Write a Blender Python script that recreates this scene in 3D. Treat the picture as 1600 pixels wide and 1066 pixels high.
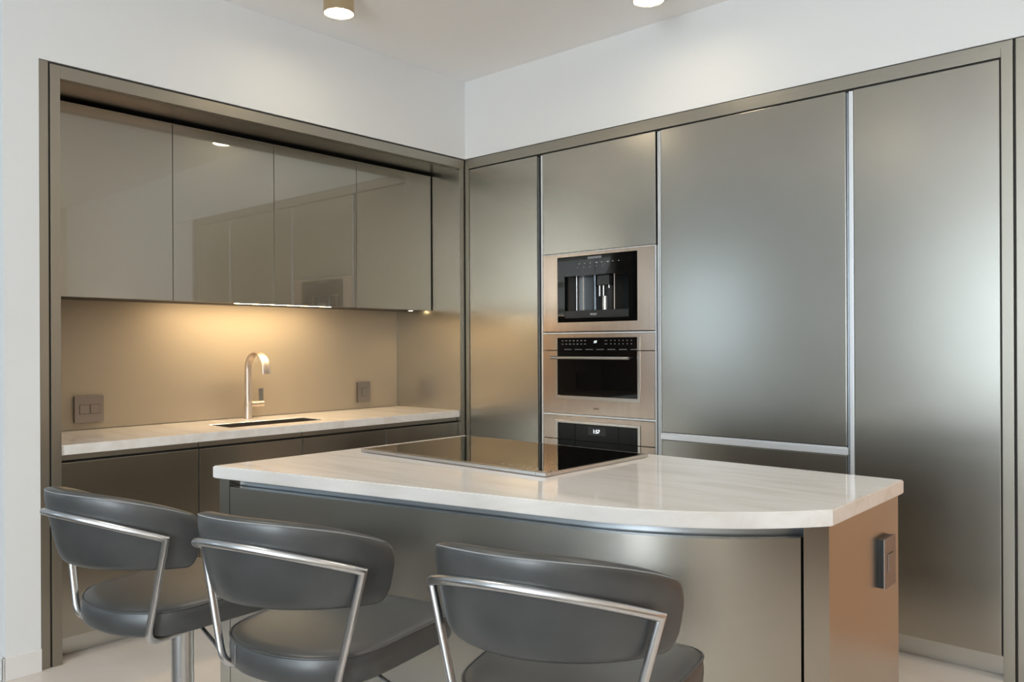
import bpy, bmesh, math, random
from mathutils import Vector, Matrix

for o in list(bpy.data.objects):
    bpy.data.objects.remove(o)
SC = bpy.context.scene
COL = SC.collection
random.seed(7)

# ------------------------------------------------------------------ camera
CAM = Vector((3.6451, -3.6326, 1.33))
YAW, ROLL, FPX, HORIZON = 0.729994, 0.0043217, 1258.25, 538.77
fw = Vector((-math.sin(YAW), math.cos(YAW), 0)); rt = Vector((math.cos(YAW), math.sin(YAW), 0)); dn = Vector((0, 0, -1))
r3 = rt * math.cos(ROLL) + dn * math.sin(ROLL); d3 = dn * math.cos(ROLL) - rt * math.sin(ROLL)
cd = bpy.data.cameras.new('camera'); cam = bpy.data.objects.new('camera', cd); COL.objects.link(cam)
cam.matrix_world = Matrix(((r3.x, -d3.x, -fw.x, CAM.x), (r3.y, -d3.y, -fw.y, CAM.y), (r3.z, -d3.z, -fw.z, CAM.z), (0, 0, 0, 1)))
cd.sensor_width = 36; cd.lens = FPX / 1600 * 36; cd.shift_y = (HORIZON - 533) / 1600; cd.clip_start = 0.02
SC.camera = cam

# ------------------------------------------------------------------ world, daylight, exposure
w = bpy.data.worlds.new('world'); SC.world = w; w.use_nodes = True
w.node_tree.nodes['Background'].inputs[0].default_value = (0.62, 0.76, 1.0, 1)
w.node_tree.nodes['Background'].inputs[1].default_value = 1.2
SC.view_settings.view_transform = 'Standard'; SC.view_settings.look = 'None'
SC.view_settings.gamma = 1; SC.view_settings.use_curve_mapping = False
SC.view_settings.exposure = 0.50

ROOM_X0, ROOM_X1, ROOM_Y0, CEIL = -4.0, 6.3, -7.2, 3.005
WINDOWS = [(-2.75, -1.70, 0.9, 2.55), (0.95, 3.15, 0.12, 2.62), (3.3, 4.75, 0.05, 2.85)]  # third window is unseen and added to brighten the walls
WIN_POWER = (13.5, 28, 122)
WIN_TILT = (0, 0, 32)          # third window's lamp rows are tilted up to brighten the ceiling
WIN_ROWS = (1, 1, 6)
for i, (x0, x1, z0, z1) in enumerate(WINDOWS):       # window lamps; the third set is added to light the room
    n = WIN_ROWS[i]; hh = (z1 - z0 - .12) / n
    for k in range(n):
        ld = bpy.data.lights.new('window_daylight', 'AREA'); ld.shape = 'RECTANGLE'
        ld.size = x1 - x0 - 0.12; ld.size_y = hh; ld.energy = WIN_POWER[i] / n; ld.color = ((0.66, 0.84, 1.0), (0.72, 0.87, 1.0), (0.84, 0.93, 1.0))[i]
        lo = bpy.data.objects.new('window_daylight', ld); COL.objects.link(lo)
        lo.location = ((x0 + x1) / 2, ROOM_Y0 + .06 if n > 1 else ROOM_Y0 - 0.02, z0 + .06 + hh * (k + .5))
        lo.rotation_euler = (math.radians(90 + WIN_TILT[i]), 0, 0)

# ------------------------------------------------------------------ materials
def srgb(r, g, b):
    f = lambda c: (c / 255 / 12.92) if c / 255 <= .04045 else ((c / 255 + .055) / 1.055) ** 2.4
    return (f(r), f(g), f(b), 1)

def mat(name, base, rough=.5, metal=0., spec=.5, emis=None, estr=0., noise=None, bump=None, coat=0., aniso=0., rough_var=0.):
    """noise=(scale xyz, detail, colour2, lo, hi); bump=(scale xyz, strength, distance)"""
    m = bpy.data.materials.new(name); m.use_nodes = True
    nt = m.node_tree; p = nt.nodes['Principled BSDF']
    p.inputs['Base Color'].default_value = base if len(base) == 4 else (*base, 1)
    p.inputs['Roughness'].default_value = rough; p.inputs['Metallic'].default_value = metal
    p.inputs['Specular IOR Level'].default_value = spec
    p.inputs['Coat Weight'].default_value = coat; p.inputs['Coat Roughness'].default_value = .025
    p.inputs['Anisotropic'].default_value = aniso
    if emis:
        p.inputs['Emission Color'].default_value = emis if len(emis) == 4 else (*emis, 1)
        p.inputs['Emission Strength'].default_value = estr
    tc = None
    def noise_node(scale, detail):
        nonlocal tc
        if tc is None: tc = nt.nodes.new('ShaderNodeTexCoord')
        mp = nt.nodes.new('ShaderNodeMapping'); mp.inputs['Scale'].default_value = scale
        nt.links.new(tc.outputs['Object'], mp.inputs[0])
        n = nt.nodes.new('ShaderNodeTexNoise'); n.inputs['Scale'].default_value = 1; n.inputs['Detail'].default_value = detail
        nt.links.new(mp.outputs[0], n.inputs['Vector']); return n
    if noise:
        sc, det, c2, lo, hi = noise
        n = noise_node(sc, det); r = nt.nodes.new('ShaderNodeValToRGB')
        r.color_ramp.elements[0].position = lo; r.color_ramp.elements[1].position = hi
        r.color_ramp.elements[0].color = p.inputs['Base Color'].default_value
        r.color_ramp.elements[1].color = c2 if len(c2) == 4 else (*c2, 1)
        nt.links.new(n.outputs[0], r.inputs[0]); nt.links.new(r.outputs[0], p.inputs['Base Color'])
    if rough_var:
        n = noise_node((3, 3, 3), 5); mr = nt.nodes.new('ShaderNodeMapRange')
        mr.inputs['From Min'].default_value = .3; mr.inputs['From Max'].default_value = .7
        mr.inputs['To Min'].default_value = rough - rough_var; mr.inputs['To Max'].default_value = rough + rough_var
        nt.links.new(n.outputs[0], mr.inputs[0]); nt.links.new(mr.outputs[0], p.inputs['Roughness'])
    if bump:
        sc, st, di = bump
        n = noise_node(sc, 3); b = nt.nodes.new('ShaderNodeBump')
        b.inputs['Strength'].default_value = st; b.inputs['Distance'].default_value = di
        nt.links.new(n.outputs[0], b.inputs['Height']); nt.links.new(b.outputs[0], p.inputs['Normal'])
    return m

M = {}
M['wall'] = mat('white_paint', (.80, .80, .79), .55, bump=((160, 160, 160), .08, .001))
M['ceiling'] = mat('ceiling_paint', (.95, .955, .96), .7)
M['skirting'] = mat('skirting_paint', (.82, .79, .76), .35)
M['wood_wall'] = mat('warm_wood_veneer', (.66, .37, .21), .5, noise=((14, 14, .8), 6, (.56, .30, .16), .35, .7))
M['added_rug'] = mat('taupe_wool', (.13, .11, .09), .95, bump=((300, 300, 300), .4, .004))
M['walnut'] = mat('dark_walnut', (.11, .06, .035), .4, noise=((14, 1.5, 14), 6, (.07, .038, .022), .35, .7))
M['beige'] = mat('beige_plaster', (.80, .70, .58), .6)
M['floor'] = mat('floor_marble', (.72, .665, .61), .16, noise=((1.4, 3.2, 1), 8, (.64, .58, .52), .38, .68))
M['bronze'] = mat('bronze_lacquer', (.45, .428, .378), .265, 1., noise=((5, 5, 5), 6, (.435, .413, .365), .35, .65))
M['splash'] = mat('bronze_splash', (.40, .35, .28), .55, .65)
M['bronze_edge'] = mat('bronze_frame', (.37, .345, .295), .38, 1.)
M['bronze_dark'] = mat('bronze_shadow_gap', (.035, .032, .027), .6, .3)
M['carcass'] = mat('cabinet_carcass', (.05, .045, .04), .6)
M['gloss'] = mat('gloss_taupe_glass', (.31, .285, .228), .27, .9, .5, coat=1.)
M['gloss'].node_tree.nodes['Principled BSDF'].inputs['Coat IOR'].default_value = 1.95
M['alu'] = mat('satin_aluminium', (.84, .87, .90), .36, .55)
M['alu_dark'] = mat('grey_aluminium', (.46, .49, .52), .34, 1.)
M['kick'] = mat('brushed_kick_plate', (.66, .655, .63), .25, .9, bump=((40, 40, 900), .05, .0005))
M['steel'] = mat('brushed_steel', (.57, .46, .38), .27, 1., aniso=.4, noise=((30, 30, .6), 3, (.52, .415, .34), .35, .7))
M['steel_edge'] = mat('steel_bevel', (.56, .52, .48), .24, 1.)
M['chrome'] = mat('brushed_chrome', (.62, .62, .62), .29, 1.)
M['chrome_dark'] = mat('grey_nickel', (.45, .45, .45), .3, 1.)  # darker grey metal for the faucet and stool levers
M['sink'] = mat('dark_sink_steel', (.10, .078, .062), .45, .5)
M['nickel'] = mat('satin_nickel', (.60, .515, .44), .42, 1.)
M['black_glass'] = mat('black_glass', (.004, .004, .004), .02, 0, .22)
M['black_plastic'] = mat('black_plastic', (.012, .013, .014), .3)
M['dark_chrome'] = mat('dark_mirror', (.10, .115, .13), .12, 1.)
M['mark'] = mat('printed_grey', (.20, .21, .22), .5)
M['logo_white'] = mat('logo_white', (.75, .75, .75), .5)
M['logo_dark'] = mat('logo_brown', (.06, .04, .03), .5)
M['display'] = mat('display_digits', (.8, .85, .9), .5, emis=(.85, .93, 1), estr=1.6)
M['cook'] = mat('ceramic_glass', (.006, .0055, .005), .015, 0, .12)
M['leather'] = mat('grey_leather', (.037, .0385, .0375), .38, 0, .75, bump=((420, 420, 420), .12, .0008), noise=((6, 6, 6), 5, (.060, .060, .058), .35, .65))
M['thread'] = mat('grey_thread', (.26, .26, .255), .7)
M['plate'] = mat('nickel_plate', (.28, .245, .225), .40, .9)
M['led'] = mat('warm_led', (1, .85, .6), .5, emis=(1, .74, .40), estr=45)
M['led_spot'] = mat('lamp_led', (1, .95, .85), .5, emis=(1, .86, .62), estr=30)
M['brass'] = mat('champagne_brass', (.62, .50, .33), .25, 1.)
M['glass'] = mat('window_glass', (.9, .95, 1), .02)
M['win_frame'] = mat('window_frame', (.25, .25, .26), .4, .6)

def marble():
    m = bpy.data.materials.new('cream_marble'); m.use_nodes = True; nt = m.node_tree; p = nt.nodes['Principled BSDF']
    tc = nt.nodes.new('ShaderNodeTexCoord'); mp = nt.nodes.new('ShaderNodeMapping')
    mp.inputs['Rotation'].default_value = (0, 0, .28); mp.inputs['Scale'].default_value = (1.3, 9, 9)
    n = nt.nodes.new('ShaderNodeTexNoise'); n.inputs['Scale'].default_value = 1.6; n.inputs['Detail'].default_value = 7; n.inputs['Distortion'].default_value = .7
    r = nt.nodes.new('ShaderNodeValToRGB')
    e = r.color_ramp.elements; e[0].position = .30; e[0].color = (.755, .705, .645, 1); e[1].position = .52; e[1].color = (.835, .80, .76, 1)
    x = e.new(.7); x.color = (.86, .83, .80, 1)
    nt.links.new(tc.outputs['Object'], mp.inputs[0]); nt.links.new(mp.outputs[0], n.inputs['Vector'])
    nt.links.new(n.outputs[0], r.inputs[0]); nt.links.new(r.outputs[0], p.inputs['Base Color'])
    p.inputs['Roughness'].default_value = .06; p.inputs['Specular IOR Level'].default_value = .6
    p.inputs['Subsurface Weight'].default_value = 0
    return m
M['marble'] = marble()

# ------------------------------------------------------------------ helpers
def tag(o, label=None, cat=None, group=None, kind=None):
    for k, v in (('label', label), ('category', cat), ('group', group), ('kind', kind)):
        if v: o[k] = v
    return o

def thing(name, label, cat, loc=(0, 0, 0), rz=0., group=None):
    o = bpy.data.objects.new(name, None); COL.objects.link(o); o.location = loc; o.rotation_euler = (0, 0, rz)
    o.empty_display_size = .05
    return tag(o, label, cat, group)

def origin(o):
    v = Vector((0, 0, 0))
    while o is not None:
        v += Vector(o.location); o = o.parent
    return v

def put(name, bm, m, parent=None, smooth=False, local=False):
    """bm in world coordinates (or already local to the thing with local=True)"""
    if parent is not None and not local:
        bmesh.ops.translate(bm, verts=bm.verts, vec=-origin(parent))
    bmesh.ops.recalc_face_normals(bm, faces=bm.faces)
    me = bpy.data.meshes.new(name); bm.to_mesh(me); bm.free()
    me.materials.append(M[m] if isinstance(m, str) else m)
    if smooth:
        for p in me.polygons: p.use_smooth = True
        if smooth != True: me.set_sharp_from_angle(angle=math.radians(smooth))
    o = bpy.data.objects.new(name, me); COL.objects.link(o); o.parent = parent
    return o

def B(bm, x0, x1, y0, y1, z0, z1, bev=0.):
    r = bmesh.ops.create_cube(bm, size=1); vs = r['verts']
    bmesh.ops.scale(bm, vec=(x1 - x0, y1 - y0, z1 - z0), verts=vs)
    bmesh.ops.translate(bm, vec=((x0 + x1) / 2, (y0 + y1) / 2, (z0 + z1) / 2), verts=vs)
    if bev:
        es = list({e for v in vs for e in v.link_edges})
        bmesh.ops.bevel(bm, geom=es, offset=bev, segments=2, affect='EDGES', profile=.6)
    return bm

def box(name, x0, x1, y0, y1, z0, z1, m, parent=None, bev=.0012):
    return put(name, B(bmesh.new(), x0, x1, y0, y1, z0, z1, bev), m, parent)

def boxes(name, lst, m, parent=None, bev=.001):
    bm = bmesh.new()
    for b in lst: B(bm, *b, bev)
    return put(name, bm, m, parent)

def MK(*a, **k): return tag(boxes(*a, **k), kind='stuff')

def cyl(bm, p0, p1, r0, r1=None, n=24, cap=True):
    p0, p1 = Vector(p0), Vector(p1); d = p1 - p0; r1 = r0 if r1 is None else r1
    q = d.to_track_quat('Z', 'Y'); rings = []
    for p, r in ((p0, r0), (p1, r1)):
        rings.append([bm.verts.new(p + q @ Vector((r * math.cos(2 * math.pi * k / n), r * math.sin(2 * math.pi * k / n), 0))) for k in range(n)])
    for k in range(n): bm.faces.new((rings[0][k], rings[0][(k + 1) % n], rings[1][(k + 1) % n], rings[1][k]))
    if cap: bm.faces.new(rings[0]); bm.faces.new(rings[1])
    return bm

def lathe(bm, c, prof, n=32):
    c = Vector(c); rings = []
    for r, z in prof:
        rings.append([bm.verts.new(c + Vector((r * math.cos(2 * math.pi * k / n), r * math.sin(2 * math.pi * k / n), z))) for k in range(n)])
    for a, b in zip(rings, rings[1:]):
        for k in range(n): bm.faces.new((a[k], a[(k + 1) % n], b[(k + 1) % n], b[k]))
    bm.faces.new(rings[0]); bm.faces.new(rings[-1]); return bm

def sweep(bm, pts, rad, n=14, up=Vector((0, 0, 1)), closed=False):
    """tube; rad = number or list of (ra, rb) half-axes; mitred at corners"""
    pts = [Vector(p) for p in pts]; N = len(pts); rings = []; prev = None
    for i, p in enumerate(pts):
        a = pts[i] - pts[i - 1] if (i or closed) else pts[1] - pts[0]
        b = (pts[(i + 1) % N] - p) if (i < N - 1 or closed) else a
        a, b = a.normalized(), b.normalized(); t = (a + b).normalized()
        if prev is None:
            x = up.cross(t)
            if x.length < 1e-3: x = Vector((1, 0, 0)).cross(t)
            x.normalize()
        else: x = (prev - t * prev.dot(t)).normalized()
        y = t.cross(x); prev = x
        h = max(.35, t.dot(b)); bend = (b - a); bend = bend.normalized() if bend.length > 1e-4 else None
        ra, rb = rad[i] if isinstance(rad, list) else (rad, rad)
        ring = []
        for k in range(n):
            an = 2 * math.pi * k / n; o = x * (ra * math.cos(an)) + y * (rb * math.sin(an))
            if bend is not None and h < .98: o = o + bend * (o.dot(bend) * (1 / h - 1))
            ring.append(bm.verts.new(p + o))
        rings.append(ring)
    L = list(zip(rings, rings[1:])) + ([(rings[-1], rings[0])] if closed else [])
    for a, b in L:
        for k in range(n): bm.faces.new((a[k], a[(k + 1) % n], b[(k + 1) % n], b[k]))
    if not closed: bm.faces.new(rings[0]); bm.faces.new(rings[-1])
    return bm

def prism(bm, poly, z0, z1, bev=0.):
    lo = [bm.verts.new((x, y, z0)) for x, y in poly]; hi = [bm.verts.new((x, y, z1)) for x, y in poly]
    n = len(poly); top = bm.faces.new(hi); bot = bm.faces.new(lo)
    for k in range(n): bm.faces.new((lo[k], lo[(k + 1) % n], hi[(k + 1) % n], hi[k]))
    if bev:
        bmesh.ops.recalc_face_normals(bm, faces=bm.faces)
        bmesh.ops.bevel(bm, geom=list(top.edges) + list(bot.edges), offset=bev, segments=2, affect='EDGES')
    return bm

def text(name, s, size, loc, m, parent, axis='-Y'):
    cu = bpy.data.curves.new('lettering', 'FONT'); cu.body = s; cu.size = size; cu.align_x = 'CENTER'; cu.align_y = 'CENTER'; cu.extrude = .0004
    t = bpy.data.objects.new('lettering', cu); COL.objects.link(t)
    me = bpy.data.meshes.new_from_object(t.evaluated_get(bpy.context.evaluated_depsgraph_get()))
    bpy.data.objects.remove(t)
    bm = bmesh.new(); bm.from_mesh(me); bpy.data.meshes.remove(me)
    bmesh.ops.rotate(bm, verts=bm.verts, cent=(0, 0, 0), matrix=Matrix.Rotation(math.pi / 2, 3, 'X'))
    bmesh.ops.translate(bm, verts=bm.verts, vec=loc)
    return put(name, bm, m, parent)

def struct(o, label=None): return tag(o, label, None, None, 'structure')

# ------------------------------------------------------------------ the room
FT = 2.514                 # top of the built-in cabinetry
YE = -2.593                # free end of the white partition
TH = .12
struct(box('floor', ROOM_X0 - .1, ROOM_X1 + .1, ROOM_Y0 - .15, .8, -.08, 0, 'floor', bev=0), 'cream polished stone floor')
struct(box('ceiling', ROOM_X0 - .1, ROOM_X1 + .1, ROOM_Y0 - .15, .8, CEIL, CEIL + .1, 'ceiling', bev=0), 'plain white ceiling')
# left partition with the niche: pier, bulkhead, back, and the return face towards the living room
struct(boxes('wall_left', [(-.74, 0, YE, -2.463, 0, CEIL), (-.74, 0, -2.463, .7, FT, CEIL), (-.74, -.64, -2.463, .7, 0, FT),
                           (ROOM_X0, -.74, YE, YE + .12, 0, CEIL)], 'wall', bev=0), 'white painted wall around the sink niche')
struct(boxes('wall_back', [(0, 3.62, 0, .7, FT, CEIL), (-.74, 3.62, .64, .7, 0, FT), (3.09, 3.62, .55, .64, 0, FT)], 'wall', bev=0), 'white painted wall above the tall cabinets')
struct(box('wall_panelling', 3.092, ROOM_X1, .02, .5, 0, 1.45, 'wood_wall', bev=0))
struct(boxes('wall_beyond', [(3.092, ROOM_X1, .03, .5, 1.45, FT), (3.62, ROOM_X1, .03, .7, FT, CEIL)], 'wall', bev=0))
struct(box('wall_right', ROOM_X1, ROOM_X1 + TH, ROOM_Y0, .7, 0, CEIL, 'beige', bev=0))
struct(box('wall_far', ROOM_X0 - TH, ROOM_X0, ROOM_Y0, YE + .12, 0, CEIL, 'wall', bev=0))
lst = []; xs = [ROOM_X0 - TH] ; prev = ROOM_X0 - TH
for x0, x1, z0, z1 in WINDOWS:
    lst += [(prev, x0, ROOM_Y0 - TH, ROOM_Y0, 0, CEIL), (x0, x1, ROOM_Y0 - TH, ROOM_Y0, 0, z0), (x0, x1, ROOM_Y0 - TH, ROOM_Y0, z1, CEIL)]; prev = x1
lst.append((prev, ROOM_X1 + TH, ROOM_Y0 - TH, ROOM_Y0, 0, CEIL))
struct(boxes('wall_front', lst, 'wall', bev=0))
for i, (x0, x1, z0, z1) in enumerate(WINDOWS):
    ya, yb = ROOM_Y0 - .09, ROOM_Y0 - .04; t = .05
    n = 1 if x1 - x0 < 1.5 else 2
    fr = [(x0, x1, ya, yb, z0, z0 + t), (x0, x1, ya, yb, z1 - t, z1), (x0, x0 + t, ya, yb, z0, z1), (x1 - t, x1, ya, yb, z0, z1)]
    wf = struct(boxes('window_%d' % (i + 1), fr, 'win_frame', bev=0))
    for k in range(n):
        a = x0 + t + (x1 - x0 - 2 * t) * k / n; b = x0 + t + (x1 - x0 - 2 * t) * (k + 1) / n
        box('pane', a, b, ROOM_Y0 - .075, ROOM_Y0 - .065, z0 + t, z1 - t, 'glass', wf, bev=0)
struct(boxes('baseboard_left', [(0, .012, YE - .012, -2.4635, 0, .093), (ROOM_X0, .012, YE - .012, YE, 0, .093)], 'skirting', bev=.002), 'white painted baseboard')

# ------------------------------------------------------------------ sink niche surround
NY0, NY1 = -2.381, -.045      # clear opening of the niche
t = struct(thing('trim_1', 'bronze metal frame lining the sink niche in the white wall', None, (0, -1.2, 0)))
box('outer_strip', -.62, -.004, -2.461, -2.427, 0, FT - .001, 'bronze_edge', t)
box('jamb', -.62, -.003, -2.420, NY0, 0, 2.505, 'bronze_edge', t)
box('jamb', -.05, -.006, NY1 + .0085, 0, 0, 2.505, 'bronze_edge', t)
box('top_rail', -.05, -.0035, NY0 + .0005, NY1 + .008, 2.451, 2.505, 'bronze_edge', t)
box('shadow_gap', -.05, -.012, -2.427, -2.420, 0, 2.505, 'bronze_dark', t, 0)
box('shadow_gap', -.05, -.008, -2.425, -.001, 2.5055, FT - .001, 'bronze_dark', t, 0)
DY = [-2.340, -1.777, -1.211, -.652, -.052]
for k in range(4):
    a = DY[k] if k else NY0
    b_ = DY[k + 1] if k < 3 else NY1
    box('soffit_panel', -.62, -.051, a + .001, b_ - .001, 2.452, 2.47, 'bronze', t, .0008)
box('side_panel', -.62, -.006, NY1, NY1 + .008, .0, 2.4705, 'bronze', t, .001)

bs = thing('backsplash', 'bronze metal backsplash panel glowing behind the sink', 'backsplash', (-.63, -1.2, .915))
box('panel', -.635, -.621, NY0, NY1 - .001, .917, 1.60, 'splash', bs, .0008)
box('corner_bead', -.621, -.6185, NY1 - .0035, NY1 - .001, .917, 1.555, 'bronze_edge', bs, 0)

where = ['beside the white wall end', 'second from the white wall end', 'second from the room corner', 'in the bronze corner']
for k in range(4):
    a, b_ = DY[k] + .0015, DY[k + 1] - .0015
    t = thing('upper_cabinet', 'glossy taupe glass wall cabinet over the sink counter, ' + where[k], 'cabinet', (-.45, (a + b_) / 2, 1.555), 0, 'gloss upper cabinets')
    box('carcass', -.62, -.288, a, b_, 1.561, 2.432, 'carcass', t, 0)
    d = box('door', -.286, -.268, a, b_, 1.555, 2.430, 'gloss', t, .0015)
    box('top_edge_profile', -.2855, -.2685, a, b_, 2.4301, 2.4345, 'bronze_edge', d, 0)

# under-cabinet lights
t = thing('undercabinet_light', 'warm LED light bar glowing under the gloss wall cabinets', 'light', (-.30, -1.1, 1.555))
box('housing', -.335, -.290, -1.43, -.80, 1.5580, 1.5605, 'alu', t, 0)
box('diffuser', -.322, -.290, -1.42, -.81, 1.5560, 1.5579, 'led', t, .0005)
ld = bpy.data.lights.new('led_bar', 'AREA'); ld.shape = 'RECTANGLE'; ld.size = 1.0; ld.size_y = .03; ld.energy = 4.3; ld.color = (1, .72, .42)
lo = bpy.data.objects.new('led_bar', ld); COL.objects.link(lo); lo.location = (-.306, -1.115, 1.553); lo.rotation_euler = (0, math.radians(22), math.pi / 2)
lo.matrix_world = Matrix.Translation((-.306, -1.115, 1.553)) @ Matrix.Rotation(math.radians(14), 4, 'Y') @ Matrix.Rotation(math.pi / 2, 4, 'Z')
for nm, yy, lab in (('puck_light', -.115, 'small round LED puck under the wall cabinet beside the bronze side panel'),):
    t = thing(nm, lab, 'light', (-.40, yy, 1.556))
    put('ring', lathe(bmesh.new(), (-.40, yy, 1.556), [(.02, 0), (.022, .001), (.022, .0045), (.0, .0095)][:3]), 'alu', t, 40)
    put('lens', lathe(bmesh.new(), (-.40, yy, 1.5552), [(.010, 0), (.011, .0003), (.011, .0007)]), 'led', t, 40)
    ld = bpy.data.lights.new('puck', 'SPOT'); ld.energy = 2.6; ld.spot_size = math.radians(120); ld.spot_blend = .8; ld.color = (1, .68, .34); ld.shadow_soft_size = .02
    lo = bpy.data.objects.new('puck', ld); COL.objects.link(lo); lo.location = (-.40, yy, 1.550)

# ------------------------------------------------------------------ base cabinets, worktop, sink, faucet
bw = ['at the white wall end of the sink counter', 'left half of the pair under the sink', 'right half of the pair under the sink', 'in the corner of the sink counter']
BY = [NY0, -1.766, -1.191, -.626, NY1]
for k in range(4):
    a, b_ = BY[k] + .0015, BY[k + 1] - .0015
    t = thing('base_cabinet', 'dark bronze base cabinet ' + bw[k], 'cabinet', (-.3, (a + b_) / 2, 0), 0, 'base cabinets under the sink counter')
    body = [(-.60, -.055, a, b_, .092, .66)] if k in (1, 2) else [(-.60, -.055, a, b_, .092, .835)]
    boxes('carcass', body, 'carcass', t, 0)
    box('door', -.052, -.032, a + .001, b_ - .001, .098, .838, 'bronze', t, .0015)
    box('door_edge', -.0515, -.0312, a - .0008, a + .0008, .10, .838, 'alu_dark', t, 0)
    box('handle_rail', -.062, -.040, a, b_, .848, .8725, 'bronze_edge', t, .001)
    box('rail_recess', -.075, -.0625, a, b_, .836, .8725, 'bronze_dark', t, 0)
    box('kick_plate', -.122, -.112, a, b_, .001, .091, 'kick', t, .0008)

def slab_hole(bm, x0, x1, y0, y1, hx0, hx1, hy0, hy1, z0, z1, zi, bev=.0025):
    xs, ys = [x0, hx0, hx1, x1], [y0, hy0, hy1, y1]
    V = {}
    for zk, z in enumerate((z0, z1)):
        for i, x in enumerate(xs):
            for j, y in enumerate(ys): V[i, j, zk] = bm.verts.new((x, y, zi if (not zk and i in (1, 2) and j in (1, 2)) else z))
    for zi in (0, 1):
        for i in range(3):
            for j in range(3):
                if (i, j) != (1, 1): bm.faces.new((V[i, j, zi], V[i + 1, j, zi], V[i + 1, j + 1, zi], V[i, j + 1, zi]))
    def side(a, b): bm.faces.new((V[(*a, 0)], V[(*b, 0)], V[(*b, 1)], V[(*a, 1)]))
    for k in range(3):
        side((k, 0), (k + 1, 0)); side((k, 3), (k + 1, 3)); side((0, k), (0, k + 1)); side((3, k), (3, k + 1))
    for a, b in (((1, 1), (2, 1)), ((1, 2), (2, 2)), ((1, 1), (1, 2)), ((2, 1), (2, 2))): side(a, b)
    bmesh.ops.recalc_face_normals(bm, faces=bm.faces)
    es = [e for e in bm.edges if len(e.link_faces) == 2 and e.calc_face_angle() > 1]
    bmesh.ops.bevel(bm, geom=es, offset=bev, segments=3, affect='EDGES')
    return bm
SX0, SX1, SY0, SY1 = -.375, -.150, -1.540, -.963
o = put('worktop', slab_hole(bmesh.new(), -.6205, -.012, NY0 + .0005, NY1 - .0005, SX0, SX1, SY0, SY1, .873, .915, .910), 'marble')
tag(o, 'cream marble worktop with sink cut-out under the backsplash', 'countertop')
t = thing('sink', 'undermount stainless steel sink set in the marble worktop', 'sink', (-.28, -1.25, .70))
bm = bmesh.new(); e = .004
for b in ((SX0 - .012, SX0, SY0 - .012, SY1 + .012, .70, .9075), (SX1, SX1 + .012, SY0 - .012, SY1 + .012, .70, .9075),
          (SX0, SX1, SY0 - .012, SY0, .70, .9075), (SX0, SX1, SY1, SY1 + .012, .70, .9075), (SX0, SX1, SY0, SY1, .69, .702)): B(bm, *b)
put('basin', bm, 'sink', t)
put('drain', lathe(bmesh.new(), (-.30, -1.25, .7021), [(.04, 0), (.042, .002), (.03, .003)]), 'chrome', t, 40)

FX, FY = -.535, -1.218
t = thing('faucet', 'satin nickel gooseneck faucet with flat arched spout at the sink', 'faucet', (FX, FY, .915))
put('body', lathe(bmesh.new(), (FX, FY, .9155), [(.0225, 0), (.0225, .092), (.0218, .093)]), 'nickel', t, 40)
R = .098; pts = []; rad = []
for z in (1.009, 1.06, 1.12, 1.17): pts.append((FX, FY, z)); rad.append((.0195, .0195))
for k in range(1, 25):
    an = math.pi * .985 * k / 24; f = k / 24
    pts.append((FX + R - R * math.cos(an), FY, 1.188 + R * math.sin(an) * 1.05)); q = min(1, f * 1.5)
    rad.append((.0195 + .006 * q, .0195 - .0125 * q))
pts.append((pts[-1][0] + .001, FY, pts[-1][2] - .02)); rad.append(rad[-1])
# half-axis order: first axis = across (Y), second = in the bend plane
put('spout', sweep(bmesh.new(), pts, rad, 20, up=Vector((1, 0, 0))), 'nickel', t, 50)
h = put('handle', cyl(cyl(bmesh.new(), (FX, FY + .018, .997), (FX, FY + .070, .997), .0165), (FX, FY + .0720, .997), (FX, FY + .096, .997), .0160), 'nickel', t, 40)
put('lever', B(bmesh.new(), FX - .003, FX + .003, FY + .068, FY + .096, 1.0, 1.085, .001), 'chrome_dark', h)

def outlet(label, face, c, wy, wz, cut, d=.019):
    """face: +1 = plate on a wall facing +X; c = (x wall plane, y, z)"""
    x, y, z = c; t = thing('wall_outlet', label, 'outlet', (x, y, z))
    box('shadow_mount', x, x + d * .55, y - wy / 2 + .003, y + wy / 2 - .003, z - wz / 2 + .003, z + wz / 2 - .003, 'black_plastic', t, 0)  # backing coloured black for the shadow gap behind the plate
    box('plate', x + d * .55, x + d, y - wy / 2, y + wy / 2, z - wz / 2, z + wz / 2, 'plate', t, .0012)
    for (a, b_, ca, cb) in cut:
        box('surround', x + d, x + d + .0006, y + a - .0015, y + b_ + .0015, z + ca - .0015, z + cb + .0015, 'bronze_dark', t, 0)
        box('rocker', x + d, x + d + .003, y + a, y + b_, z + ca, z + cb, 'plate', t, .0008)
    return t
outlet('wide two-gang nickel switch plate on the backsplash beside the white wall end', 1, (-.6205, -2.047, 1.018), .138, .132, [(-.046, .0, -.022, .022), (.004, .048, -.022, .022)])
outlet('narrow nickel outlet plate on the backsplash near the corner', 1, (-.6205, -.342, 1.024), .10, .134, [(-.02, .022, -.026, .026)])

# ------------------------------------------------------------------ tall cabinet wall
t = struct(thing('trim_2', 'bronze metal frame around the tall cabinets and ovens', None, (1.5, .02, 0)))
box('top_rail', .0335, 2.9715, -.002, .06, 2.449, 2.484, 'bronze_edge', t)
box('upper_strip', .0005, 3.012, .002, .06, 2.4845, 2.510, 'bronze_edge', t)
box('shadow_gap', .001, 3.088, .006, .06, 2.5101, FT - .001, 'bronze_dark', t, 0)
box('post', .001, .033, -.002, .62, 0, 2.484, 'bronze_edge', t)
box('post', 2.972, 3.012, -.002, .62, 0, 2.484, 'bronze_edge', t)
box('shadow_gap', .05, 2.97, .012, .06, 2.4405, 2.4489, 'bronze_dark', t, 0)

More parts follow.
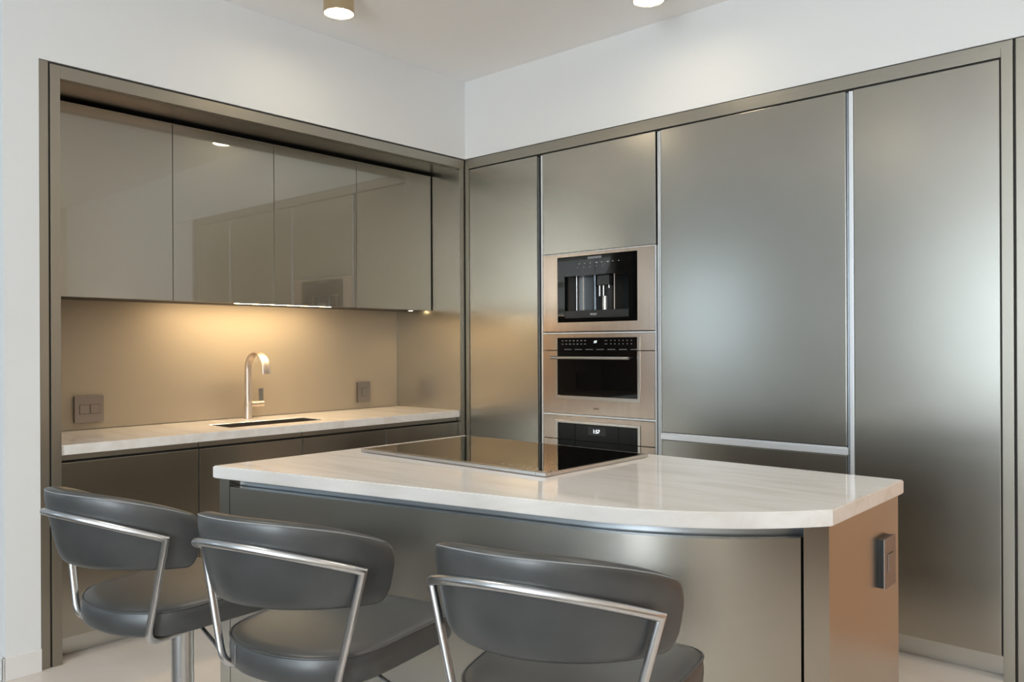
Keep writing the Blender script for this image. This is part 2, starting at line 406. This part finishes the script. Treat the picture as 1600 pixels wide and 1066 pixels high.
DT = 2.441                 # top of the tall doors
def kick(t, a, b_): box('kick_plate', a, b_, .066, .076, .001, .092, 'kick', t, .0008)
def body(t, a, b_, z0=.095, z1=2.44): box('carcass', a, b_, .022, .62, z0, z1, 'carcass', t, 0)

t = thing('tall_cabinet', 'narrow tall bronze cabinet between the room corner and the ovens', 'cabinet', (.32, .3, 0))
body(t, .038, .600)
box('door', .037, .598, 0, .02, .098, DT, 'bronze', t, .0015); kick(t, .034, .6385)
box('handle_recess', .600, .6385, .030, .034, .095, 2.44, 'alu_dark', t, 0)
box('handle_profile', .6225, .6275, .004, .030, .095, 2.438, 'alu_dark', t, .0008)
box('handle_profile', .630, .6385, -.001, .030, .095, 2.438, 'alu', t, .001)

t = thing('appliance_cabinet', 'bronze cabinet housing above and below the coffee machine and ovens', 'cabinet', (1.02, .3, 0))
box('carcass', .642, 1.402, .022, .60, 1.850, 2.44, 'carcass', t, 0)
box('door', .640, 1.404, 0, .02, 1.853, DT, 'bronze', t, .0015)
box('drawer_front', .640, 1.404, 0, .02, .098, .205, 'bronze', t, .0015)
box('side_panel', .6388, .6415, .021, .60, .095, 1.85, 'alu_dark', t, 0)
box('side_panel', 1.4025, 1.405, .021, .60, .095, 1.85, 'alu_dark', t, 0)
box('handle_recess', 1.4055, 1.4335, .028, .032, .095, 2.44, 'bronze_dark', t, 0)
box('handle_profile', 1.4155, 1.4215, .002, .028, .095, 2.438, 'alu', t, .0008)
box('handle_profile', 1.4275, 1.4335, -.001, .028, .095, 2.438, 'alu', t, .0008)
box('edge_trim', 1.3985, 1.4045, -.001, .02, .30, 1.848, 'alu', t, .0006)
kick(t, .639, 1.4355)

XA, XB = .6435, 1.397       # appliance fronts
GX0, GX1 = .751, 1.292      # their glass
# coffee machine with an open alcove
t = thing('coffee_machine', 'built-in coffee machine with black glass front and steel surround', 'coffee machine', (1.02, .2, 1.40))
CZ0, CZ1, G0, G1 = 1.403, 1.845, 1.4555, 1.8275
boxes('steel_surround', [(XA, GX0, -.004, .02, CZ0, CZ1), (GX1, XB, -.004, .02, CZ0, CZ1), (GX0, GX1, -.004, .02, CZ0, G0), (GX0, GX1, -.004, .02, G1, CZ1)], 'steel', t, .0006)
AX0, AX1, AZ0, AZ1 = .803, 1.236, 1.521, 1.716
bm = bmesh.new()
for b in ((GX0 + .001, GX1 - .001, -.003, .015, AZ1, G1 - .001), (GX0 + .001, AX0, -.003, .015, G0 + .001, AZ1), (AX1, GX1 - .001, -.003, .015, G0 + .001, AZ1)): B(bm, *b, .0005)
put('control_glass', bm, 'black_glass', t)
box('drip_tray', AX0 + .001, AX1 - .001, -.004, .10, 1.478, AZ0, 'black_plastic', t, .002)
box('tray_shadow', AX0, AX1, .002, .02, G0 + .001, 1.4775, 'black_glass', t, 0)
bm = bmesh.new(); n = 20                      # curved back of the alcove
ring = [((AX0 + (AX1 - AX0) * k / n), .03 + .10 * math.sin(math.pi * k / n) ** .6) for k in range(n + 1)]
va = [bm.verts.new((x, y, AZ0)) for x, y in ring]; vb = [bm.verts.new((x, y, AZ1)) for x, y in ring]
for k in range(n): bm.faces.new((va[k], va[k + 1], vb[k + 1], vb[k]))
put('alcove_back', bm, 'black_plastic', t, True)
box('alcove_roof', AX0, AX1, .016, .14, AZ1, AZ1 + .01, 'black_plastic', t, 0)
box('alcove_liner', AX0 - .004, AX0, .016, .14, AZ0, AZ1, 'black_plastic', t, 0)
box('alcove_liner', AX1, AX1 + .004, .016, .14, AZ0, AZ1, 'black_plastic', t, 0)
for x, r, m_ in ((.853, .0045, 'chrome'), (.90, .0025, 'nickel'), (.983, .013, 'dark_chrome'), (1.112, .003, 'nickel'), (1.208, .003, 'nickel')):
    put('alcove_bar', cyl(bmesh.new(), (x, .045, AZ0), (x, .045, AZ1), r, n=16), m_, t, 40)  # upright bars of differing metals inside the alcove
sp = put('brew_head', B(bmesh.new(), 1.015, 1.10, .012, .06, 1.655, AZ1, .006), 'black_plastic', t)
for x in (1.030, 1.056): put('coffee_spout', cyl(bmesh.new(), (x, .022, 1.598), (x, .022, 1.662), .0055, n=14), 'chrome', sp, 40)
put('steam_pipe', cyl(bmesh.new(), (1.094, .02, 1.64), (1.094, .02, 1.70), .005, n=14), 'chrome', sp, 40)
put('cup_stand', cyl(bmesh.new(), (1.046, .05, AZ0), (1.046, .05, 1.598), .017, n=20), 'chrome', t, 40)
MK('control_marks', [(.905 + .038 * k, .905 + .038 * k + (.014 if k in (3, 5) else .006), -.0036, -.003, 1.782, 1.785) for k in range(8)] +
      [(.895 + .042 * k, .899 + .042 * k, -.0036, -.003, 1.762, 1.764) for k in range(5)], 'logo_white', t, 0)
box('display_strip', .965, 1.06, -.0036, -.003, 1.806, 1.819, 'mark', t, 0)
text('lettering', 'WOLF', .016, (1.005, -.0046, 1.497), 'logo_white', t)
box('carcass', .66, 1.38, .146, .55, 1.41, 1.84, 'carcass', t, 0)

# speed oven
t = thing('speed_oven', 'steel speed oven with bar handle and keypad display below the coffee machine', 'oven', (1.02, .2, .935))
OZ0, OZ1, SP = .936, 1.390, 1.2955
boxes('control_fascia', [(XA, .733, -.004, .02, SP + .002, OZ1), (1.309, XB, -.004, .02, SP + .002, OZ1), (.733, 1.309, -.004, .02, 1.3675, OZ1)], 'steel', t, .0006)
box('control_glass', GX0, GX1, -.005, .012, SP + .001, 1.367, 'black_glass', t, .0005)
dr = boxes('door', [(XA, .733, -.004, .02, OZ0, SP - .002), (1.309, XB, -.004, .02, OZ0, SP - .002), (.733, 1.309, -.004, .02, OZ0, 1.018)], 'steel', t, .0006)
boxes('window_bezel', [(.733, GX0, -.008, .02, 1.018, SP - .002), (GX1, 1.309, -.008, .02, 1.018, SP - .002), (GX0, GX1, -.008, .02, 1.018, 1.039)], 'steel_edge', dr, .001)
for a, b_ in ((.733, GX0), (GX1, 1.309)): box('fascia_bezel', a, b_, -.008, .02, SP + .002, 1.3675, 'steel_edge', t, .001)
box('window', GX0, GX1, -.005, .012, 1.039, SP - .001, 'black_glass', dr, .0005)
hd = put('handle', cyl(bmesh.new(), (.733, -.048, 1.255), (1.262, -.048, 1.255), .0085, n=18), 'chrome', dr, 40)
for x in (.752, 1.243): put('handle_post', cyl(bmesh.new(), (x, -.048, 1.255), (x, -.004, 1.255), .007, n=14), 'chrome', t, 40)
mk = []
for r in range(2):
    z = 1.351 - .019 * r
    mk += [(.782 + .0265 * k, .794 + .0265 * k, -.0057, -.005, z - .0022, z + .0022) for k in range(7)]
    mk += [(1.08, 1.098, -.0057, -.005, z - .0014, z + .0014)] + [(1.118 + .0265 * k, 1.125 + .0265 * k, -.0057, -.005, z - .0022, z + .0022) for k in range(6)]
MK('control_marks', mk, 'mark', t, 0)
MK('vent_slots', [(.80 + .075 * k, .85 + .075 * k, -.0057, -.005, 1.300, 1.3035) for k in range(7)], 'mark', t, 0)
text('display_digits', ':57', .018, (1.018, -.0062, 1.343), 'display', t)
text('lettering', 'WOLF', .013, (1.02, -.0048, .972), 'logo_dark', t)
box('carcass', .66, 1.38, .022, .55, .94, 1.385, 'carcass', t, 0)

# wall oven
t = thing('wall_oven', 'steel wall oven with clock display, lowest appliance in the column', 'oven', (1.02, .2, .21))
SP2 = .789
boxes('control_fascia', [(XA, .733, -.004, .02, SP2 + .002, .922), (1.309, XB, -.004, .02, SP2 + .002, .922), (.733, 1.309, -.004, .02, .898, .922)], 'steel', t, .0006)
boxes('fascia_bezel', [(.733, GX0, -.008, .02, SP2 + .002, .898), (GX1, 1.309, -.008, .02, SP2 + .002, .898), (GX0, GX1, -.008, .02, .8835, .898)], 'steel_edge', t, .001)
box('control_glass', GX0, GX1, -.005, .012, SP2 + .001, .883, 'black_glass', t, .0005)
dr = boxes('door', [(XA, .733, -.004, .02, .21, SP2 - .002), (1.309, XB, -.004, .02, .21, SP2 - .002), (.733, 1.309, -.004, .02, .21, .32)], 'steel', t, .0006)
boxes('window_bezel', [(.733, GX0, -.008, .02, .32, SP2 - .002), (GX1, 1.309, -.008, .02, .32, SP2 - .002), (GX0, GX1, -.008, .02, .32, .34)], 'steel_edge', dr, .001)
box('window', GX0, GX1, -.005, .012, .34, SP2 - .001, 'black_glass', dr, .0005)
put('handle', cyl(bmesh.new(), (.733, -.048, .70), (1.31, -.048, .70), .0085, n=18), 'chrome', dr, 40)
for x in (.752, 1.29): put('handle_post', cyl(bmesh.new(), (x, -.048, .70), (x, -.004, .70), .007, n=14), 'chrome', t, 40)
box('display_screen', .965, 1.085, -.0056, -.005, .825, .870, 'black_plastic', t, 0)
text('display_digits', '1:57', .028, (1.022, -.0066, .846), 'display', t)
box('carcass', .66, 1.38, .022, .55, .215, .92, 'carcass', t, 0)
t = thing('appliance_trim', 'thin satin aluminium strips between the stacked ovens', 'trim', (1.02, .01, .93))
box('strip', XA, XB + .001, -.0015, .018, 1.391, 1.398, 'alu', t, .0005)
box('strip', XA, XB + .001, -.0015, .018, .9245, .9335, 'alu', t, .0005)
box('strip', XA, XB + .001, -.0005, .018, 1.8465, 1.8505, 'alu', t, .0005)

# fridge
t = thing('fridge', 'wide panelled fridge with bronze door over a freezer drawer', 'fridge', (1.9, .3, 0))
body(t, 1.438, 2.372)
box('door', 1.436, 2.3745, 0, .02, .8745, DT, 'bronze', t, .0015)
fz = box('freezer_drawer', 1.436, 2.3745, 0, .02, .098, .833, 'bronze', t, .0015)
bm = B(bmesh.new(), 1.436, 2.382, -.006, .016, .836, .8655, .0015); B(bm, 1.436, 2.3745, .002, .016, .866, .871)
put('handle_profile', bm, 'alu', fz)
box('shadow_gap', 1.44, 2.370, .017, .0215, .833, .8745, 'bronze_dark', t, 0)
kick(t, 1.437, 2.388)
box('handle_recess', 2.3755, 2.389, .026, .030, .095, 2.44, 'alu_dark', t, 0)
box('handle_recess_profile', 2.376, 2.3800, .010, .026, .095, 2.438, 'alu_dark', t, .0008)
t = thing('pantry_cabinet', 'tall bronze pantry cabinet beside the wide fridge with aluminium edge', 'cabinet', (2.7, .3, 0))
body(t, 2.412, 2.966)
box('door', 2.4095, 2.9655, 0, .02, .098, DT, 'bronze', t, .0015); kick(t, 2.3895, 2.971)
box('handle_profile', 2.3895, 2.4075, -.001, .026, .095, 2.438, 'alu', t, .001)
box('shadow_gap', 2.9658, 2.9718, .012, .022, .095, 2.44, 'bronze_dark', t, 0)
t = thing('end_panel', 'slim bronze filler panel ending the run of tall cabinets beyond the pantry', 'panel', (3.05, .3, 0))
box('panel', 3.021, 3.088, .0, .02, .0, 2.510, 'bronze_edge', t, .0015)
box('shadow_gap', 3.0125, 3.0208, .014, .03, 0, 2.51, 'bronze_dark', t, 0)
box('carcass', 3.025, 3.085, .022, .62, .0, 2.50, 'carcass', t, 0)

# ------------------------------------------------------------------ island
IX0, IX1, IYB, ZT, ZB = 1.012, 2.900, -1.023, .915, .873
A0, XS, YS, RA = math.atan(.2085), 2.36, -1.965, .868
def front(s):
    """s in 0..1 straight, 1..2 arc: the counter's front edge"""
    if s <= 1: return (IX0 + (XS - IX0) * s, -2.246 + (YS + 2.246) * s), (-math.sin(A0), math.cos(A0))
    th = A0 + (math.radians(55.8) - A0) * (s - 1)
    return (XS + RA * (math.sin(th) - math.sin(A0)), YS + RA * (math.cos(A0) - math.cos(th))), (-math.sin(th), math.cos(th))
def fcurve(off, s0=0., s1=2., n=40):
    out = []
    for k in range(n + 1):
        (x, y), (nx, ny) = front(s0 + (s1 - s0) * k / n); out.append((x + nx * off, y + ny * off))
    return out
o = put('island_top', prism(bmesh.new(), fcurve(0) + [(IX1, IYB), (IX0, IYB)], ZB, ZT, .003), 'marble', None, 30)
tag(o, 'cream marble island top with straight side curving into a bowed corner', 'countertop')
t = thing('kitchen_island', 'bronze panelled kitchen island with curved front under the marble top', 'kitchen island', (1.95, -1.55, 0))
IN = .010
bx1 = IX1 - IN; bx0 = IX0 + .019
# end panels
def yfront(x, off):
    for (xa, ya), (xb, yb) in zip(FC[off], FC[off][1:]):
        if xa <= x <= xb: return ya + (yb - ya) * (x - xa) / max(1e-6, xb - xa)
    return FC[off][-1][1]
FC = {IN: fcurve(IN, -.02, 2.03, 120), .05: fcurve(.05, -.05, 2.1, 120)}
lx = [bx0 + .047 * k / 6 for k in range(7)]
put('end_panel', prism(bmesh.new(), [(x, yfront(x, IN)) for x in lx] + [(lx[-1], IYB - .02), (lx[0], IYB - .02)], 0, ZB - .0005, .001), 'bronze', t)
rx = [2.848 + (bx1 - 2.848) * k / 8 for k in range(9)]
put('end_panel', prism(bmesh.new(), [(x, yfront(x, IN)) for x in rx] + [(bx1, IYB - .02), (rx[0], IYB - .02)], 0, ZB - .0005, .001), 'bronze', t)
def strip(off0, off1, xa, xb, z0, z1, n=60):
    po, pi = [], []
    for k in range(n + 1):
        x = xa + (xb - xa) * k / n
        po.append((x, yfront(x, IN))); pi.append((x, yfront(x, IN) + off1))
    return prism(bmesh.new(), po + pi[::-1], z0, z1, .0012)
put('front_panel', strip(0, .03, lx[-1] + .003, 2.843, .012, .8465), 'bronze', t, 30)
po = [(x, y) for x, y in FC[.05] if lx[-1] < x < 2.846]
po = [(lx[-1] + .0005, yfront(lx[-1], .05))] + po + [(2.8475, yfront(2.8475, .05))]
put('channel_profile', prism(bmesh.new(), po + [(x, y + .012) for x, y in po[::-1]], .80, ZB - .0005), 'alu_dark', t, 30)
core = [(lx[-1] + .001, yfront(lx[-1], .05) + .02)] + [(x, y + .02) for x, y in po[1:-1]] + [(2.847, yfront(2.847, .05) + .02)]
put('carcass', prism(bmesh.new(), core + [(2.847, IYB - .045), (lx[-1] + .001, IYB - .045)], .09, ZB - .001), 'carcass', t)
for k in range(3):
    a = lx[-1] + .002 + (2.846 - lx[-1]) * k / 3; b_ = lx[-1] + (2.846 - lx[-1]) * (k + 1) / 3
    box('drawer_front', a, b_, IYB - .044, IYB - .022, .45, .84, 'bronze', t, .0012)
    box('drawer_front', a, b_, IYB - .044, IYB - .022, .09, .446, 'bronze', t, .0012)
# outlet on the island end
x = bx1; y, z = -1.178, .700
ot = thing('wall_outlet', 'tall slim outlet plate on the warm bronze end of the island', 'outlet', (x, y, z))
box('shadow_mount', x, x + .014, y - .047, y + .047, z - .069, z + .069, 'black_plastic', ot, 0)  # black backing stands in for the shadow gap here too
box('plate', x + .014, x + .018, y - .050, y + .050, z - .072, z + .072, 'plate', ot, .0012)
box('surround', x + .018, x + .0185, y - .0245, y + .0245, z - .0265, z + .0265, 'bronze_dark', ot, 0)
box('socket_insert', x + .018, x + .0205, y - .023, y + .023, z - .025, z + .025, 'plate', ot, .0008)

# cooktop
t = thing('cooktop', 'black ceramic glass cooktop with steel edge on the island', 'cooktop', (1.58, -1.4, ZT))
kx0, kx1, ky0, ky1 = 1.118, 2.046, -1.692, -1.100
box('tray', kx0 + .02, kx1 - .02, ky0 + .03, ky1 - .02, ZT, ZT + .005, 'black_plastic', t, 0)
gl = box('glass', kx0 + .010, kx1 - .010, ky0 + .030, ky1 - .006, ZT + .005, ZT + .0125, 'cook', t, .0008)
box('front_bar', kx0 + .042, kx1 - .042, ky0, ky0 + .029, ZT + .002, ZT + .0135, 'steel_edge', t, .001)
for a, b_ in ((kx0, kx0 + .041), (kx1 - .041, kx1)): box('bar_end', a, b_, ky0, ky0 + .029, ZT + .002, ZT + .0135, 'steel_edge', t, .001)
for a, b_ in ((kx0, kx0 + .0095), (kx1 - .0095, kx1)): box('side_bar', a, b_, ky0 + .030, ky1, ZT + .001, ZT + .0130, 'steel_edge', t, .001)
box('back_bar', kx0 + .010, kx1 - .010, ky1 - .0055, ky1, ZT + .001, ZT + .0128, 'steel_edge', t, .0008)
MK('control_marks', [(1.80 + .03 * k, 1.81 + .03 * k, -1.63 + .004 * (k % 2), -1.622 + .004 * (k % 2), ZT + .0125, ZT + .0128) for k in range(6)], 'mark', gl, 0)

# ------------------------------------------------------------------ bar stools
def seat_outline(off=0., n=96):
    base = []
    C = [(-.188, .172, .055), (.188, .172, .055), (.213, .470, .06), (-.213, .470, .06)]
    # straight-ish edges with bowed back, sampled then smoothed
    raw = []
    for k in range(25):
        u = -1 + 2 * k / 24; raw.append((.192 * u, .098 + .085 * abs(u) ** 2.6))
    for k in range(1, 13):
        f = k / 12; raw.append((.192 + .022 * f, .183 + .29 * f))
    for k in range(1, 9):
        a = math.pi / 2 * k / 8; raw.append((.214 - .055 * (1 - math.cos(a)), .473 + .055 * math.sin(a)))
    for k in range(1, 12):
        raw.append((.159 - .318 * k / 12, .528 + .004 * math.sin(math.pi * k / 12)))
    for k in range(0, 9):
        a = math.pi / 2 * k / 8; raw.append((-.214 + .055 * (1 - math.sin(a)), .473 + .055 * math.cos(a)))
    for k in range(1, 12):
        f = k / 12; raw.append((-.214 + .022 * f, .473 - .29 * f))
    P = [Vector((x, y)) for x, y in raw]
    for _ in range(5):
        P = [(P[i - 1] + P[i] * 2 + P[(i + 1) % len(P)]) / 4 for i in range(len(P))]
    out = []
    for i, p in enumerate(P):
        tn = (P[(i + 1) % len(P)] - P[i - 1]).normalized(); nm = Vector((-tn.y, tn.x)); out.append(p + nm * off)
    return out

TA, TBB = .224 / math.sin(1), .141 / (1 - math.cos(1))
def tube_pt(a): return Vector((TA * math.sin(a), TBB * (1 - math.cos(a)), .88 + .058 * (1 - (1 - math.cos(a)) / (1 - math.cos(1)))))

def stool_meshes():
    D = []
    # seat
    bm = bmesh.new(); rings = []
    prof = [(.012, .632), (.003, .634), (0, .640), (-.002, .665), (0, .688), (.003, .693), (.010, .6975), (.024, .7005), (.06, .703), (.11, .704)]
    for off, z in prof:
        if off < .02: rings.append([bm.verts.new((p.x, p.y, z)) for p in seat_outline(off)])
        else: rings.append([bm.verts.new((p.x * (1 - off / .2), .32 + (p.y - .32) * (1 - off / .2), z)) for p in seat_outline(.010)])
    for a, b in zip(rings, rings[1:]):
        n = len(a)
        for k in range(n): bm.faces.new((a[k], a[(k + 1) % n], b[(k + 1) % n], b[k]))
    bm.faces.new(rings[0])
    c = bm.verts.new((0, .32, .704))
    for k in range(len(rings[-1])): bm.faces.new((rings[-1][k], rings[-1][(k + 1) % len(rings[-1])], c))
    D.append(('seat', bm, 'leather', 60, None))
    D.append(('seam', sweep(bmesh.new(), [(p.x, p.y, .6925) for p in seat_outline(-.0005)], .0022, 6, closed=True), 'leather', True, 'seat'))
    so = seat_outline(-.0035); st = bmesh.new()
    for i in (6,):
        p = so[i]; sweep(st, [(p.x, p.y, z) for z in (.640, .655, .672, .690)], .0009, 5)
    D.append(('stitching', st, 'thread', True, 'seat'))
    # backrest
    bm = bmesh.new(); NA = 64; AE = 1.27; T = .047; rings = []; seam = []; NP = 28
    for i in range(NA + 1):
        u = -1 + 2 * i / NA
        u = math.copysign(1 - (1 - abs(u)) ** 1.35, u)
        a = AE * u
        zt = .992 - .075 * abs(u) ** 2.3; zb = .806 - .011 * u * u
        e = max(0., (abs(u) - .925) / .075)
        rnd = math.sqrt(max(0., 1 - e ** 2.6)) if e > 0 else 1
        zc = .872 - .01 * abs(u); zt = zc + (zt - zc) * (.45 + .55 * rnd); zb = zc + (zb - zc) * (.62 + .38 * rnd)
        th = T * (.35 + .65 * rnd)
        ring = []
        for k in range(NP):
            an = 2 * math.pi * k / NP; ca, sa = math.cos(an), math.sin(an)
            cx = math.copysign(abs(ca) ** .38, ca); sx = math.copysign(abs(sa) ** .62, sa)
            z = (zt + zb) / 2 + (zt - zb) / 2 * sx
            nrm = .5 - .5 * cx                      # 0 = outer face, 1 = inner face
            kk = 1 + .30 * (z - .90); a = AE * u * (1 + .75 * (z - .875))
            nx, ny = math.sin(a) * TBB, -math.cos(a) * TA
            l = math.hypot(nx, ny); nx /= l; ny /= l  # outward (towards the back)
            off = -.0125 - th * nrm
            ring.append(bm.verts.new((kk * TA * math.sin(a) + nx * off, kk * TBB * (1 - math.cos(a)) + .22 * (.90 - z) + ny * off, z)))
        rings.append(ring)
        if abs(u) < .93:
            v = ring[5].co; seam.append((v.x, v.y, v.z + .0008))
    for a, b in zip(rings, rings[1:]):
        for k in range(NP): bm.faces.new((a[k], a[(k + 1) % NP], b[(k + 1) % NP], b[k]))
    bm.faces.new(rings[0]); bm.faces.new(rings[-1])
    D.append(('backrest', bm, 'leather', 60, None))
    D.append(('stitching', sweep(bmesh.new(), seam, .0013, 6), 'thread', True, 'backrest'))
    # tube frame: leg, mitre, curved rail, mitre, leg
    def leg(s):
        m_ = Vector((s * .224, .141, .88)); b = Vector((s * .156, .133, .622)); f = Vector((s * .125, .36, .6215))
        d1 = (m_ - b).normalized(); d2 = (f - b).normalized(); r = .042; out = []
        for k in range(9):
            q = k / 8; p = (b + d1 * r) * (1 - q) ** 2 + b * 2 * q * (1 - q) + (b + d2 * r) * q * q; out.append(p)
        return [m_] + out + [f]
    path = leg(-1)[::-1] + [tube_pt(-1 + 2 * k / 32) for k in range(1, 32)] + leg(1)
    D.append(('frame', sweep(bmesh.new(), path, .0085, 16), 'chrome', 50, None))
    D.append(('mounting_plate', B(bmesh.new(), -.135, .135, .22, .42, .612, .632, .003), 'black_plastic', False, None))
    D.append(('column', lathe(bmesh.new(), (0, .33, .03), [(.029, 0), (.029, .42), (.0285, .583)]), 'chrome', 50, None))
    D.append(('base', lathe(bmesh.new(), (0, .33, 0), [(.205, 0), (.21, .004), (.205, .010), (.12, .018), (.05, .026), (.034, .045), (.0295, .09)], 48), 'chrome', 50, None))
    D.append(('lever', sweep(bmesh.new(), [(.03, .33, .600), (.10, .32, .598), (.20, .29, .584), (.235, .28, .575)], .005, 10), 'chrome_dark', True, None))
    return D

STOOLS = [((1.587, -2.942), .132, 'grey leather bar stool nearest the white wall with the niche'),
          ((2.172, -2.829), .242, 'grey leather bar stool in the middle of the row at the island'),
          ((2.761, -2.674), .260, 'grey leather bar stool at the bowed end of the island')]
proto = None
for (x, y), rz, lab in STOOLS:
    if proto is None:
        t = thing('bar_stool', lab, 'bar stool', (x, y, 0), rz, 'bar stools at the island'); proto = t; made = {}; parts = []
        for nm, bm, m_, sm, par in stool_meshes():
            o = put(nm, bm, m_, made[par] if par else t, sm, local=True); made.setdefault(nm, o); parts.append((o, par))
    else:
        t = thing('bar_stool', lab, 'bar stool', (x, y, 0), rz, 'bar stools at the island'); cp = {}
        for o, par in parts:
            c = o.copy(); COL.objects.link(c); c.parent = cp[par] if par else t; cp.setdefault(o.name.split('.')[0], c)

# ------------------------------------------------------------------ living area behind the stools
o = put('added_rug', prism(bmesh.new(), [(-2.9, -6.7), (4.6, -6.7), (4.6, -3.32), (-2.9, -3.32)], .0005, .014, .004), 'added_rug'); tag(o, 'unseen dark taupe mat added to darken reflections of the floor', 'added_rug')  # added out of view to darken what the island front reflects
t = thing('added_sideboard', 'unseen dark walnut unit added to darken reflections in the island', 'added_sideboard', (6.04, -2.7, 0))  # unseen dark piece added to deepen reflections in the island post
box('plinth', 5.86, 6.25, -4.45, -.95, 0, .08, 'black_plastic', t, 0)
box('body', 5.80, 6.285, -4.5, -.9, .0805, .86, 'walnut', t, .003)
for k in range(4): box('door', 5.782, 5.799, -4.49 + .897 * k, -3.60 + .897 * k, .09, .83, 'walnut', t, .002)

# ------------------------------------------------------------------ ceiling lamps
LAMPS = [(.502, -1.337, 'brass cylinder ceiling lamp over the aisle by the sink'), (1.661, -.470, 'brass cylinder ceiling lamp in front of the fridge'),
         (1.67, -3.0, 'brass cylinder ceiling lamp over the bar stools'), (3.0, -1.7, 'brass cylinder ceiling lamp over the island end'),
         (1.67, -5.39, 'brass cylinder ceiling lamp near the windows'), (5.2, -.75, 'unseen brass ceiling lamp added to brighten the wood panelling'),
         (5.7, -1.6, 'unseen brass ceiling lamp added to brighten the beige wall'), (5.7, -3.4, 'unseen brass ceiling lamp added farther along the beige wall')]  # last three lamps are added out of view to brighten those walls
LAMP_W = [30, 19, 19, 14, 26, 55, 36, 26]
for (x, y, lab), e in zip(LAMPS, LAMP_W):
    t = thing('ceiling_lamp', lab, 'lamp', (x, y, CEIL), 0, 'cylinder ceiling lamps')
    bm = bmesh.new(); n = 40; prof = [(.068, CEIL), (.072, CEIL - .002), (.072, 2.9), (.068, 2.898), (.066, 2.903), (.066, 2.93)]
    put('housing', lathe(bm, (x, y, 0), prof, n), 'brass', t, 40)
    put('lens', lathe(bmesh.new(), (x, y, 2.9005), [(.0655, 0), (.0655, .004)], n), 'led_spot', t, 40)
    ld = bpy.data.lights.new('lamp_beam', 'SPOT'); ld.energy = e; ld.spot_size = math.radians(100); ld.spot_blend = .7
    ld.color = (1, .89, .77); ld.shadow_soft_size = .06
    lo = bpy.data.objects.new('lamp_beam', ld); COL.objects.link(lo); lo.location = (x, y, 2.892)
